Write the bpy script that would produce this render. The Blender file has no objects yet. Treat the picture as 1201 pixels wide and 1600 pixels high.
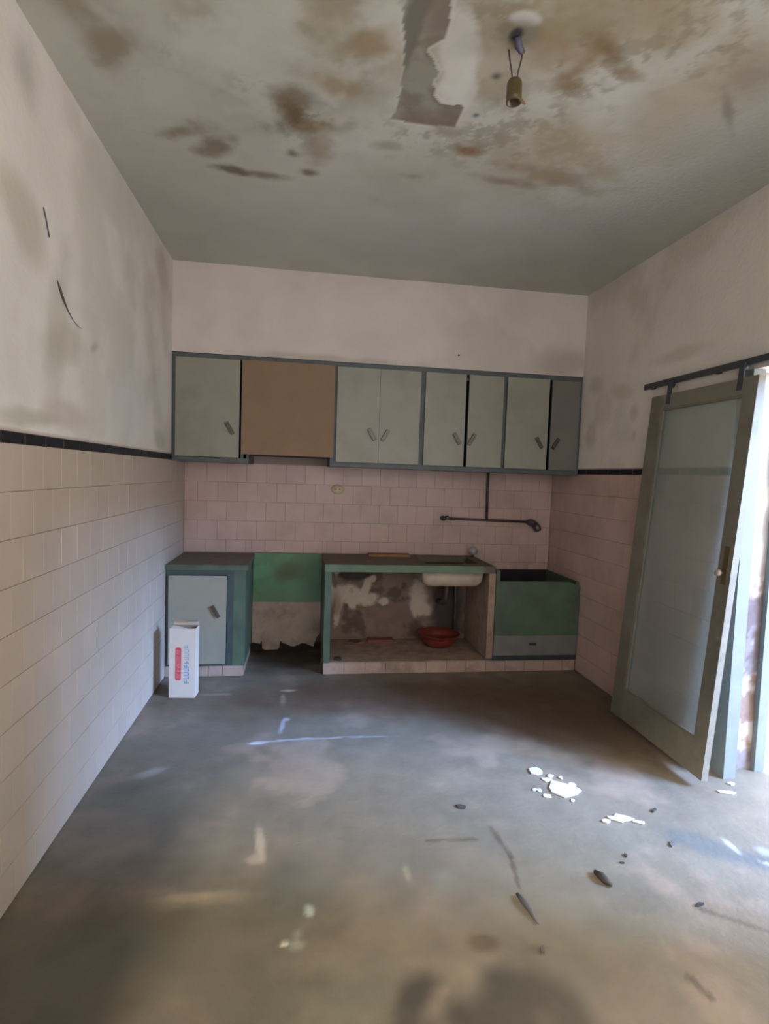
import bpy, bmesh, math, random
import numpy as np
from mathutils import Vector, Matrix
random.seed(7)
S = bpy.context.scene
C = S.collection

# ------------------------------------------------------------------ camera
F_PX, CX, CY = 879.66, 600.5, 800.0
fwd = Vector((0.145872, 0.987204, -0.064413)); rgt = Vector((0.988984, -0.143859, 0.034871))
up = rgt.cross(fwd)
cam_d = bpy.data.cameras.new('camera'); cam = bpy.data.objects.new('camera', cam_d); C.objects.link(cam)
cam_d.sensor_fit = 'VERTICAL'; cam_d.sensor_height = 36.0; cam_d.lens = F_PX / 1600.0 * 36.0
cam_d.clip_start = 0.02
cam.matrix_world = Matrix(((rgt.x, up.x, -fwd.x, 0), (rgt.y, up.y, -fwd.y, 0), (rgt.z, up.z, -fwd.z, 1.5), (0, 0, 0, 1)))
S.camera = cam

# ------------------------------------------------------------------ light
K_WORLD, K_COURT, K_REAR, K_SUN = 3.4, 1750, 175, 28.0
S.view_settings.view_transform = 'Standard'; S.view_settings.look = 'None'
S.view_settings.gamma = 1.0; S.view_settings.use_curve_mapping = False
S.view_settings.exposure = 0.36
w = bpy.data.worlds.new('sky'); S.world = w; w.use_nodes = True
bgn = w.node_tree.nodes['Background']; bgn.inputs[0].default_value = (0.88, 0.92, 1.0, 1); bgn.inputs[1].default_value = K_WORLD

def area(name, loc, aim, sx, sy, power, col):
    l = bpy.data.lights.new(name, 'AREA'); l.shape = 'RECTANGLE'; l.size = sx; l.size_y = sy
    l.energy = power; l.color = col
    o = bpy.data.objects.new(name, l); C.objects.link(o); o.location = loc
    o.rotation_euler = (Vector(aim) - Vector(loc)).to_track_quat('-Z', 'Y').to_euler()
    return o
area('courtyard_sky', (6.6, -0.75, 3.8), (1.0, 2.5, 0.1), 2.2, 1.5, K_COURT, (0.37, 0.635, 1.28))
area('rear_daylight_lamp', (-0.52, -1.77, 3.21), (0.75, 1.5, 0.0), 0.05, 0.05, K_REAR, (1.0, 0.90, 0.74))  # lamp added under the porch roof for daylight from behind; no skylight there
def portal(name, loc, aim, sx, sy):
    o = area(name, loc, aim, sx, sy, 1, (1, 1, 1)); o.data.cycles.is_portal = True
portal('doorway_portal', (2.56, 1.9, 1.05), (0, 1.9, 1.05), 1.4, 2.2)
portal('rear_portal', (0.0, -1.11, 1.37), (0.0, 2, 1.37), 1.0, 2.75)
portal('added_window_portal', (1.42, -1.11, 1.97), (1.42, 2, 1.97), 1.35, 1.55)  # for the added rear window opening
sun = bpy.data.lights.new('sun', 'SUN'); sun.energy = K_SUN; sun.angle = 0.01; sun.color = (1, 0.95, 0.86)
so = bpy.data.objects.new('sun', sun); C.objects.link(so); so.rotation_euler = Vector((0.12, -0.60, -1.0)).to_track_quat('-Z', 'Y').to_euler()

# ------------------------------------------------------------------ helpers
def s2l(c):
    return tuple((v / 255 / 12.92) if v / 255 <= 0.04045 else ((v / 255 + 0.055) / 1.055) ** 2.4 for v in c)
def mat(name, rgb, rough=0.6, var=0.12, scale=6.0, bump=0.0, bscale=60.0, metal=0.0, attr=False, spec=0.5, rnd=0.0, dirt=None, dirt_amt=0.5):
    m = bpy.data.materials.new(name); m.use_nodes = True
    nt = m.node_tree; N = nt.nodes; L = nt.links; b = N['Principled BSDF']
    b.inputs['Roughness'].default_value = rough; b.inputs['Metallic'].default_value = metal
    b.inputs['Specular IOR Level'].default_value = spec
    tc = N.new('ShaderNodeTexCoord')
    nz = N.new('ShaderNodeTexNoise'); nz.inputs['Scale'].default_value = scale; nz.inputs['Detail'].default_value = 5
    geo = N.new('ShaderNodeNewGeometry')
    L.new(geo.outputs['Position'], nz.inputs['Vector'])
    if attr:
        a = N.new('ShaderNodeVertexColor'); a.layer_name = 'Col'; src = a.outputs['Color']
    else:
        r = N.new('ShaderNodeRGB'); r.outputs[0].default_value = (*s2l(rgb), 1); src = r.outputs[0]
    mr = N.new('ShaderNodeMapRange'); mr.inputs[1].default_value = 0.3; mr.inputs[2].default_value = 0.7
    mr.inputs[3].default_value = 1 - var; mr.inputs[4].default_value = 1 + var
    L.new(nz.outputs['Fac'], mr.inputs[0])
    val = mr.outputs[0]
    if rnd:
        oi = N.new('ShaderNodeObjectInfo'); m2 = N.new('ShaderNodeMapRange'); m2.inputs[3].default_value = 1 - rnd; m2.inputs[4].default_value = 1 + rnd
        L.new(oi.outputs['Random'], m2.inputs[0]); mm = N.new('ShaderNodeMath'); mm.operation = 'MULTIPLY'
        L.new(val, mm.inputs[0]); L.new(m2.outputs[0], mm.inputs[1]); val = mm.outputs[0]
    vm = N.new('ShaderNodeVectorMath'); vm.operation = 'SCALE'
    L.new(src, vm.inputs[0]); L.new(val, vm.inputs['Scale']); out = vm.outputs[0]
    if dirt:
        n2 = N.new('ShaderNodeTexNoise'); n2.inputs['Scale'].default_value = scale * 0.6; n2.inputs['Detail'].default_value = 8; n2.inputs['Roughness'].default_value = 0.65
        L.new(geo.outputs['Position'], n2.inputs['Vector'])
        m3 = N.new('ShaderNodeMapRange'); m3.inputs[1].default_value = 0.48; m3.inputs[2].default_value = 0.66; m3.inputs[4].default_value = dirt_amt
        L.new(n2.outputs['Fac'], m3.inputs[0])
        mx = N.new('ShaderNodeMix'); mx.data_type = 'RGBA'; L.new(m3.outputs[0], mx.inputs['Factor'])
        L.new(out, mx.inputs['A']); mx.inputs['B'].default_value = (*s2l(dirt), 1); out = mx.outputs['Result']
    L.new(out, b.inputs['Base Color'])
    if bump:
        n3 = N.new('ShaderNodeTexNoise'); n3.inputs['Scale'].default_value = bscale; n3.inputs['Detail'].default_value = 6
        L.new(geo.outputs['Position'], n3.inputs['Vector'])
        bp = N.new('ShaderNodeBump'); bp.inputs['Strength'].default_value = bump; bp.inputs['Distance'].default_value = 0.01
        L.new(n3.outputs['Fac'], bp.inputs['Height']); L.new(bp.outputs[0], b.inputs['Normal'])
    return m

def link(name, me, m, parent=None):
    o = bpy.data.objects.new(name, me); C.objects.link(o)
    if m is not None and len(me.materials) == 0:
        for q in (m if isinstance(m, (list, tuple)) else [m]): me.materials.append(q)
    if parent is not None:
        o.parent = parent; o.location = -parent.location
    return o
def obj(name, bm, m, parent=None, bevel=0.0, smooth=False, seg=1):
    if bevel:
        bmesh.ops.bevel(bm, geom=[e for e in bm.edges if len(e.link_faces) == 2 and e.calc_face_angle(0) > 0.5], offset=bevel, segments=seg, affect='EDGES', clamp_overlap=True)
    bmesh.ops.recalc_face_normals(bm, faces=bm.faces)
    me = bpy.data.meshes.new(name); bm.to_mesh(me); bm.free()
    if smooth:
        for p in me.polygons: p.use_smooth = True
    return link(name, me, m, parent)
def B(*boxes):
    bm = bmesh.new()
    for x0, x1, y0, y1, z0, z1 in boxes:
        v = [bm.verts.new(p) for p in ((x0,y0,z0),(x1,y0,z0),(x1,y1,z0),(x0,y1,z0),(x0,y0,z1),(x1,y0,z1),(x1,y1,z1),(x0,y1,z1))]
        for f in ((3,2,1,0),(4,5,6,7),(0,1,5,4),(1,2,6,5),(2,3,7,6),(3,0,4,7)): bm.faces.new([v[i] for i in f])
    return bm
def tube(bm, pts, r, n=10, cap=True):
    pts = [Vector(p) for p in pts]; rs = r if isinstance(r, (list, tuple)) else [r] * len(pts)
    rings = []; prev = None
    for i, p in enumerate(pts):
        t = (pts[min(i + 1, len(pts) - 1)] - pts[max(i - 1, 0)]).normalized()
        a = prev if prev is not None else (Vector((0, 0, 1)) if abs(t.z) < 0.9 else Vector((1, 0, 0)))
        u = (a - t * a.dot(t)).normalized(); v = t.cross(u); prev = u
        rings.append([bm.verts.new(p + rs[i] * (math.cos(2 * math.pi * k / n) * u + math.sin(2 * math.pi * k / n) * v)) for k in range(n)])
    for a, b in zip(rings, rings[1:]):
        for k in range(n): bm.faces.new((a[k], a[(k + 1) % n], b[(k + 1) % n], b[k]))
    if cap:
        bm.faces.new(rings[0][::-1]); bm.faces.new(rings[-1])
    return bm
def lathe(prof, c=(0, 0, 0), n=40):
    bm = bmesh.new(); rings = []
    for r, z in prof:
        rings.append([bm.verts.new((c[0] + max(r, 1e-4) * math.cos(2 * math.pi * k / n), c[1] + max(r, 1e-4) * math.sin(2 * math.pi * k / n), c[2] + z)) for k in range(n)])
    for a, b in zip(rings, rings[1:]):
        for k in range(n): bm.faces.new((a[k], a[(k + 1) % n], b[(k + 1) % n], b[k]))
    bm.faces.new(rings[0][::-1]); bm.faces.new(rings[-1])
    return bm
def prism(poly, y0, y1, axis='y'):
    """extrude a polygon given in (x,z) along y, or in (x,y) along z"""
    bm = bmesh.new()
    P = (lambda a, b, t: (a, t, b)) if axis == 'y' else (lambda a, b, t: (a, b, t))
    lo = [bm.verts.new(P(a, b, y0)) for a, b in poly]; hi = [bm.verts.new(P(a, b, y1)) for a, b in poly]
    n = len(poly)
    for i in range(n): bm.faces.new((lo[i], lo[(i + 1) % n], hi[(i + 1) % n], hi[i]))
    bm.faces.new(lo[::-1]); bm.faces.new(hi)
    return bm
def thing(name, label, cat, loc, group=None):
    o = bpy.data.objects.new(name, None); C.objects.link(o); o.location = loc; o.empty_display_size = 0.1
    o['label'] = label; o['category'] = cat
    if group: o['group'] = group
    return o
def tag(o, label, cat, group=None):
    o['label'] = label; o['category'] = cat
    if group: o['group'] = group
    return o
def struct(o, label=None):
    o['kind'] = 'structure'
    if label: o['label'] = label
    return o

# numpy value noise, used to paint stains, wear and some shade
def _hash(i, j, s):
    h = (i.astype(np.int64) * 374761393 + j.astype(np.int64) * 668265263 + s * 974634777) & 0x7fffffff
    h = ((h ^ (h >> 13)) * 1274126177) & 0x7fffffff
    return ((h ^ (h >> 16)) & 0xffff) / 65535.0
def vnoise(x, y, s):
    i = np.floor(x); j = np.floor(y); u = x - i; v = y - j
    u = u * u * (3 - 2 * u); v = v * v * (3 - 2 * v)
    a = _hash(i, j, s); b = _hash(i + 1, j, s); c = _hash(i, j + 1, s); d = _hash(i + 1, j + 1, s)
    return (a * (1 - u) + b * u) * (1 - v) + (c * (1 - u) + d * u) * v
def fbm(x, y, sc, s=1, o=5, g=0.55):
    t = 0; a = 1; n = 0
    for k in range(o):
        t = t + a * vnoise(x * sc * 2 ** k + 17.3 * k, y * sc * 2 ** k + 5.1 * k, s + k); n += a; a *= g
    return t / n
def sst(a, b, t):
    t = np.clip((t - a) / (b - a), 0, 1); return t * t * (3 - 2 * t)
def blob(x, y, cx, cy, rx, ry, rot=0.0, amp=0.5, sc=9, soft=0.45, s=3):
    c, q = math.cos(rot), math.sin(rot); dx = x - cx; dy = y - cy
    d = np.sqrt(((dx * c + dy * q) / rx) ** 2 + ((-dx * q + dy * c) / ry) ** 2) + amp * 2 * (fbm(x, y, sc, s) - 0.5)
    return 1 - sst(1 - soft, 1 + soft, d)
def inpoly(x, y, poly):
    r = np.zeros(x.shape, bool); n = len(poly)
    for i in range(n):
        (x1, y1), (x2, y2) = poly[i], poly[(i + 1) % n]
        cnd = ((y1 > y) != (y2 > y)); xi = (x2 - x1) * (y - y1) / ((y2 - y1) or 1e-9) + x1
        r ^= cnd & (x < xi)
    return r
class Paint:
    def __init__(s, u, v, base): s.u, s.v = u, v; s.c = np.tile(np.array(s2l(base)), (u.size, 1)); s.h = np.zeros(u.size)
    def mix(s, m, rgb, k=1.0):
        m = np.clip(m * k, 0, 1)[:, None]; s.c = s.c * (1 - m) + np.array(s2l(rgb)) * m
    def mul(s, f): s.c = s.c * f[:, None]
def painted(name, o, du, dv, nu, nv, paint, m, parent=None, slab=0.0, hole=None):
    """a dense sheet o + a*du + b*dv whose colour (and a few mm of relief) is painted by paint(u, v); slab closes it to a thick panel"""
    o = np.array(o, float); du = np.array(du, float); dv = np.array(dv, float)
    U, V = np.linalg.norm(du), np.linalg.norm(dv); n = np.cross(du / U, dv / V)
    a, b = np.meshgrid(np.linspace(0, 1, nu + 1), np.linspace(0, 1, nv + 1)); a = a.ravel(); b = b.ravel()
    p = paint(a * U, b * V)
    co = o + a[:, None] * du + b[:, None] * dv + p.h[:, None] * n
    i = (np.arange(nv)[:, None] * (nu + 1) + np.arange(nu)[None, :]).ravel()
    f = np.stack([i, i + 1, i + nu + 2, i + nu + 1], 1)
    nvv = len(co)
    if slab:
        cs = np.array([o, o + du, o + du + dv, o + dv]); bk = cs - n * slab; fr = cs - n * 0.004
        co = np.concatenate([co, fr, bk]); k = nvv
        f = np.concatenate([f, np.array([[k+7,k+6,k+5,k+4],[k,k+1,k+5,k+4][::-1],[k+1,k+2,k+6,k+5][::-1],[k+2,k+3,k+7,k+6][::-1],[k+3,k,k+4,k+7][::-1]])])
    me = bpy.data.meshes.new(name); me.from_pydata(co.tolist(), [], f.tolist())
    ca = me.color_attributes.new('Col', 'FLOAT_COLOR', 'POINT')
    cc = np.ones((len(co), 4)); cc[:nvv, :3] = p.c; cc[nvv:, :3] = p.c.mean(0)
    ca.data.foreach_set('color', cc.ravel().astype(np.float32))
    me.polygons.foreach_set('use_smooth', [True] * len(me.polygons)); me.update()
    return link(name, me, m, parent)

# ------------------------------------------------------------------ materials
M_plaster = mat('old_plaster', (0,0,0), 0.85, 0.05, 3, 0.25, 45, attr=True, spec=0.2)
M_floor = mat('worn_cement', (0,0,0), 0.55, 0.10, 7, 0.25, 35, attr=True, spec=0.4)
M_tile = mat('pink_glazed_tile', (200, 170, 156), 0.38, 0.05, 4, 0.02, 14, rnd=0.045, spec=0.35, dirt=(150, 128, 108), dirt_amt=0.35)
M_tile_l = mat('pale_glazed_tile', (186, 170, 152), 0.4, 0.04, 3, 0.02, 14, rnd=0.03, spec=0.3, dirt=(165, 150, 130), dirt_amt=0.35)
M_black = mat('black_glazed_tile', (24, 28, 33), 0.4, 0.2, 9, rnd=0.25, spec=0.25)
M_ptile = mat('plinth_tile', (178, 152, 136), 0.45, 0.1, 9, rnd=0.06, dirt=(130, 104, 86), dirt_amt=0.6)
M_frame = mat('blue_grey_frame_paint', (86, 90, 86), 0.5, 0.12, 14, 0.05, dirt=(62, 64, 60))
M_teal = mat('teal_frame_paint', (62, 72, 68), 0.5, 0.12, 14, 0.05, dirt=(55, 64, 62))
M_door = mat('grey_green_door_paint', (147, 142, 124), 0.42, 0.05, 5, 0.03, 30, dirt=(126, 122, 102), dirt_amt=0.5)
M_door_shaded = mat('shaded_door_paint', (116, 112, 100), 0.42, 0.05, 5, 0.03, 30)  # darker copy of the door paint, puts shading into the last door
M_bdoor = mat('pale_grey_green_door_paint', (150, 144, 124), 0.42, 0.05, 5, 0.03, 30, dirt=(120, 128, 118), dirt_amt=0.4)
M_hard = mat('hardboard', (140, 112, 84), 0.7, 0.06, 8, 0.05, 90)
M_handle = mat('dull_bronze', (92, 86, 74), 0.35, 0.15, 60, metal=0.6)
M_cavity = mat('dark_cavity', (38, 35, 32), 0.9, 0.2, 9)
M_green = mat('green_paint', (96, 118, 88), 0.45, 0.12, 6, 0.08, 30, dirt=(74, 92, 66), dirt_amt=0.6)
M_green_dark = mat('grimy_green_paint', (78, 96, 74), 0.5, 0.12, 6, 0.08, 30, dirt=(66, 72, 56), dirt_amt=0.7)
M_green_dull = mat('dull_green_paint', (82, 100, 76), 0.5, 0.12, 6, 0.08, 30, dirt=(78, 80, 66), dirt_amt=0.7)
M_green_bright = mat('bright_green_paint', (102, 142, 100), 0.45, 0.1, 6, 0.08, 30, dirt=(80, 108, 66), dirt_amt=0.5)
M_top = mat('grimy_cement_top', (104, 88, 74), 0.6, 0.2, 12, 0.3, 40, dirt=(84, 92, 70), dirt_amt=0.5)
M_ledge = mat('dusty_ledge', (166, 140, 120), 0.8, 0.18, 12, 0.4, 40, dirt=(112, 92, 78), dirt_amt=0.6)
M_grey = mat('grey_panel_paint', (118, 116, 110), 0.5, 0.1, 9, 0.05)
M_white = mat('stained_white_stone', (176, 156, 136), 0.45, 0.12, 9, 0.05, dirt=(150, 120, 92), dirt_amt=0.6)
M_pipe = mat('dark_iron_pipe', (84, 74, 70), 0.5, 0.2, 30, metal=0.3)
M_valve = mat('tarnished_valve', (104, 92, 92), 0.4, 0.2, 40, metal=0.5)
M_sock = mat('yellowed_plastic', (200, 180, 138), 0.4, 0.08, 30)
M_ochre = mat('ochre_wood', (146, 104, 54), 0.6, 0.15, 20)
M_bowl = mat('red_plastic', (128, 54, 38), 0.4, 0.1, 20)
M_brick = mat('red_brick', (130, 78, 66), 0.8, 0.15, 30, 0.3)
M_card = mat('white_carton', (204, 188, 168), 0.6, 0.04, 14)
M_cardin = mat('brown_carton_inside', (150, 124, 94), 0.8, 0.08, 14)
M_red = mat('red_print', (196, 74, 78), 0.55, 0.06, 30)
M_redl = mat('pale_red_print', (214, 128, 124), 0.55, 0.06, 30)
M_blue = mat('blue_print', (112, 142, 166), 0.55, 0.1, 30)
M_bluegrey = mat('faded_blue_print', (158, 160, 162), 0.55, 0.1, 30)
M_doorleaf = mat('olive_door_paint', (122, 116, 100), 0.45, 0.08, 9, 0.04, dirt=(92, 84, 68), dirt_amt=0.5)
M_track = mat('dark_track_paint', (52, 58, 62), 0.45, 0.15, 20)
M_lblue = mat('light_blue_paint', (118, 124, 120), 0.5, 0.08, 10, 0.05)
M_brown = mat('brown_bakelite', (92, 78, 48), 0.4, 0.15, 40)
M_wire = mat('dark_wire', (84, 78, 70), 0.6, 0.1, 30)
M_flake = mat('white_plaster_flake', (200, 204, 206), 0.7, 0.05, 20)
M_debris = mat('dark_debris', (60, 54, 46), 0.8, 0.2, 30)
M_rust = mat('grey_stick', (92, 88, 86), 0.7, 0.2, 30)
M_out = mat('courtyard_wall', (222, 216, 206), 0.85, 0.12, 3, 0.3, 12, dirt=(168, 140, 118), dirt_amt=0.7)
M_ground = mat('courtyard_paving', (168, 158, 148), 0.8, 0.12, 3, 0.2, 14)
M_rubble = mat('exposed_rubble', (206, 186, 168), 0.85, 0.15, 6, 0.8, 16, dirt=(120, 96, 80), dirt_amt=0.6)
M_leaf = mat('leaf_green', (96, 128, 60), 0.6, 0.2, 8)
def glass_mat():
    m = bpy.data.materials.new('dusty_ribbed_glass'); m.use_nodes = True; N = m.node_tree.nodes; L = m.node_tree.links
    out = N['Material Output']; N.remove(N['Principled BSDF'])
    t = N.new('ShaderNodeBsdfTransparent'); t.inputs[0].default_value = (0.92, 0.95, 0.94, 1)
    d = N.new('ShaderNodeBsdfDiffuse'); d.inputs[0].default_value = (*s2l((190, 192, 182)), 1)
    g = N.new('ShaderNodeBsdfGlossy'); g.inputs['Roughness'].default_value = 0.25; g.inputs[0].default_value = (0.9, 0.95, 0.93, 1)
    a = N.new('ShaderNodeMixShader'); b = N.new('ShaderNodeMixShader'); lw = N.new('ShaderNodeLayerWeight'); lw.inputs[0].default_value = 0.25
    nz = N.new('ShaderNodeTexNoise'); nz.inputs['Scale'].default_value = 3; mr = N.new('ShaderNodeMapRange'); mr.inputs[3].default_value = 0.16; mr.inputs[4].default_value = 0.30
    geo = N.new('ShaderNodeNewGeometry'); L.new(geo.outputs['Position'], nz.inputs['Vector']); L.new(nz.outputs['Fac'], mr.inputs[0])
    L.new(mr.outputs[0], a.inputs[0]); L.new(t.outputs[0], a.inputs[1]); L.new(d.outputs[0], a.inputs[2])
    mm = N.new('ShaderNodeMath'); mm.operation = 'MULTIPLY'; mm.inputs[1].default_value = 0.35; L.new(lw.outputs['Fresnel'], mm.inputs[0])
    L.new(mm.outputs[0], b.inputs[0]); L.new(a.outputs[0], b.inputs[1]); L.new(g.outputs[0], b.inputs[2]); L.new(b.outputs[0], out.inputs[0])
    return m
M_glass = glass_mat()

# ------------------------------------------------------------------ room shell
XL, XR, YB, YF, ZC = -0.9465, 2.1983, 4.7386, 4.2762, 2.973
YR = -0.95                                   # rear wall, behind the camera
ZB0, ZB1 = 1.5626, 1.603                     # black border
T = 0.1577                                   # tile pitch

def paint_floor(u, v):
    x = u + XL - 0.1; y = v + YR - 0.2
    p = Paint(x, y, (122, 112, 96))
    p.mul(0.86 + 0.28 * fbm(x, y, 1.1, 11, 4)); p.mul(0.88 + 0.24 * fbm(x, y, 5, 21, 5))
    p.mix(sst(0.52, 0.68, fbm(x, y, 1.6, 31, 5)), (120, 114, 96), 0.5)
    p.mix(sst(0.55, 0.68, fbm(x, y, 2.3, 41, 5)), (156, 136, 118), 0.5)
    p.mix(sst(0.56, 0.70, fbm(x, y, 3.3, 51, 5)), (108, 102, 90), 0.4)
    for a in [(-0.72,2.70,.16,.07,.4,(92,92,80),.6), (-0.70,2.82,.08,.035,.6,(160,164,156),.6), (0.0,1.95,.14,.16,0,(96,96,86),.6), (-0.32,1.94,.15,.03,0,(158,142,116),.6),
              (-0.55,1.75,.2,.09,.2,(110,116,108),.35), (.05,1.45,.3,.14,.1,(92,92,80),.4), (-.45,1.65,.5,.4,.2,(84,80,66),.6), (-.75,2.4,.25,.5,.2,(92,86,72),.5), (.48,2.05,.1,.05,0,(112,112,98),.5), (.57,1.95,.06,.05,0,(120,124,108),.5),  # largest blob darkens the near-left floor, painting in weaker light there
              (1.72,2.04,.16,.06,-.7,(90,96,96),.65), (1.86,1.93,.07,.05,-.6,(88,96,98),.65), (1.93,1.985,.035,.03,-.8,(170,174,178),.5), (1.6,1.6,.15,.07,-.7,(116,100,80),.5),
              (.62,1.66,.05,.03,0,(96,82,64),.7), (.78,1.62,.05,.022,0,(100,86,66),.6), (.9,3.52,.16,.03,.1,(150,132,112),.5), (1.2,2.9,.3,.05,-.3,(150,128,104),.4),
              (-.2,3.65,.7,.28,.1,(96,76,58),.6), (.9,3.7,1.0,.30,-.05,(96,70,52),.65), (1.7,3.3,.5,.6,.4,(92,68,50),.65), (1.2,3.25,.5,.14,-.5,(96,72,54),.55), (-0.1,4.55,.35,.32,0,(50,42,36),.92), (-.85,3.9,.2,.2,0,(76,66,56),.6)]:  # broad brown blobs paint the door's shade; recess floor is painted dark too
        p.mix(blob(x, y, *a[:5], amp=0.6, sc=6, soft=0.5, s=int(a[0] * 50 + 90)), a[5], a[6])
    for a in [(-0.13,2.22,.018,.11,.12,(176,162,138),.85), (-.14,2.13,.03,.03,0,(166,152,130),.7), (.06,1.85,.016,.028,.3,(160,168,152),.85), (.02,1.75,.012,.025,0,(136,142,126),.5), (-.02,1.72,.013,.011,0,(196,190,168),.9), (.02,1.715,.03,.018,0,(150,150,134),.6),
              (-.06,3.84,.05,.018,0,(176,160,138),.7), (-.09,3.7,.015,.1,.05,(150,136,118),.6), (-.52,3.8,.09,.02,0,(146,132,116),.7), (-.34,1.96,.12,.02,0,(156,140,112),.6),
              (-.2,3.09,.05,.014,.1,(205,208,212),.85), (-.09,3.11,.2,.008,.1,(172,176,184),.7), (.2,3.12,.16,.007,.05,(170,172,176),.6), (.42,3.12,.12,.007,0,(160,160,164),.6), (-.08,3.3,.012,.09,-.1,(176,180,186),.6), (-.06,3.38,.02,.02,0,(186,188,190),.6),
              (.43,2.0,.012,.04,0,(160,156,120),.5), (1.93,1.885,.06,.010,-.6,(190,192,194),.75), (1.82,2.03,.012,.05,0,(190,194,200),.6)]:
        p.mix(blob(x, y, *a[:5], amp=0.55, sc=22, soft=0.55, s=int(a[1] * 50 + 40)), a[5], a[6])
    for q0, q1, wd in [((.84,2.24),(.86,2.05),.006), ((.86,2.05),(.82,1.84),.004), ((1.44,1.72),(1.75,1.50),.006), ((1.21,1.47),(1.23,1.40),.006), ((.55,2.18),(.75,2.17),.004)]:
        q0, q1 = np.array(q0), np.array(q1); d = q1 - q0; t = np.clip(((x - q0[0]) * d[0] + (y - q0[1]) * d[1]) / (d @ d), 0, 1)
        ds = np.hypot(x - q0[0] - t * d[0], y - q0[1] - t * d[1]) + 0.02 * (fbm(x, y, 12, 5) - 0.5)
        p.mix(1 - sst(wd, wd * 3, np.abs(ds)), (86, 74, 60), 0.7)
    p.h = 0.004 * (fbm(x, y, 2.2, 71, 3) - 0.5)
    return p
floor = struct(painted('floor', (XL - 0.1, YR - 0.2, 0), (XR - XL + 0.42, 0, 0), (0, YB - YR + 0.3, 0), 300, 480, paint_floor, M_floor, slab=0.15), 'worn brown grey cement floor with drips, stains and painted-in shade')

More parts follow.
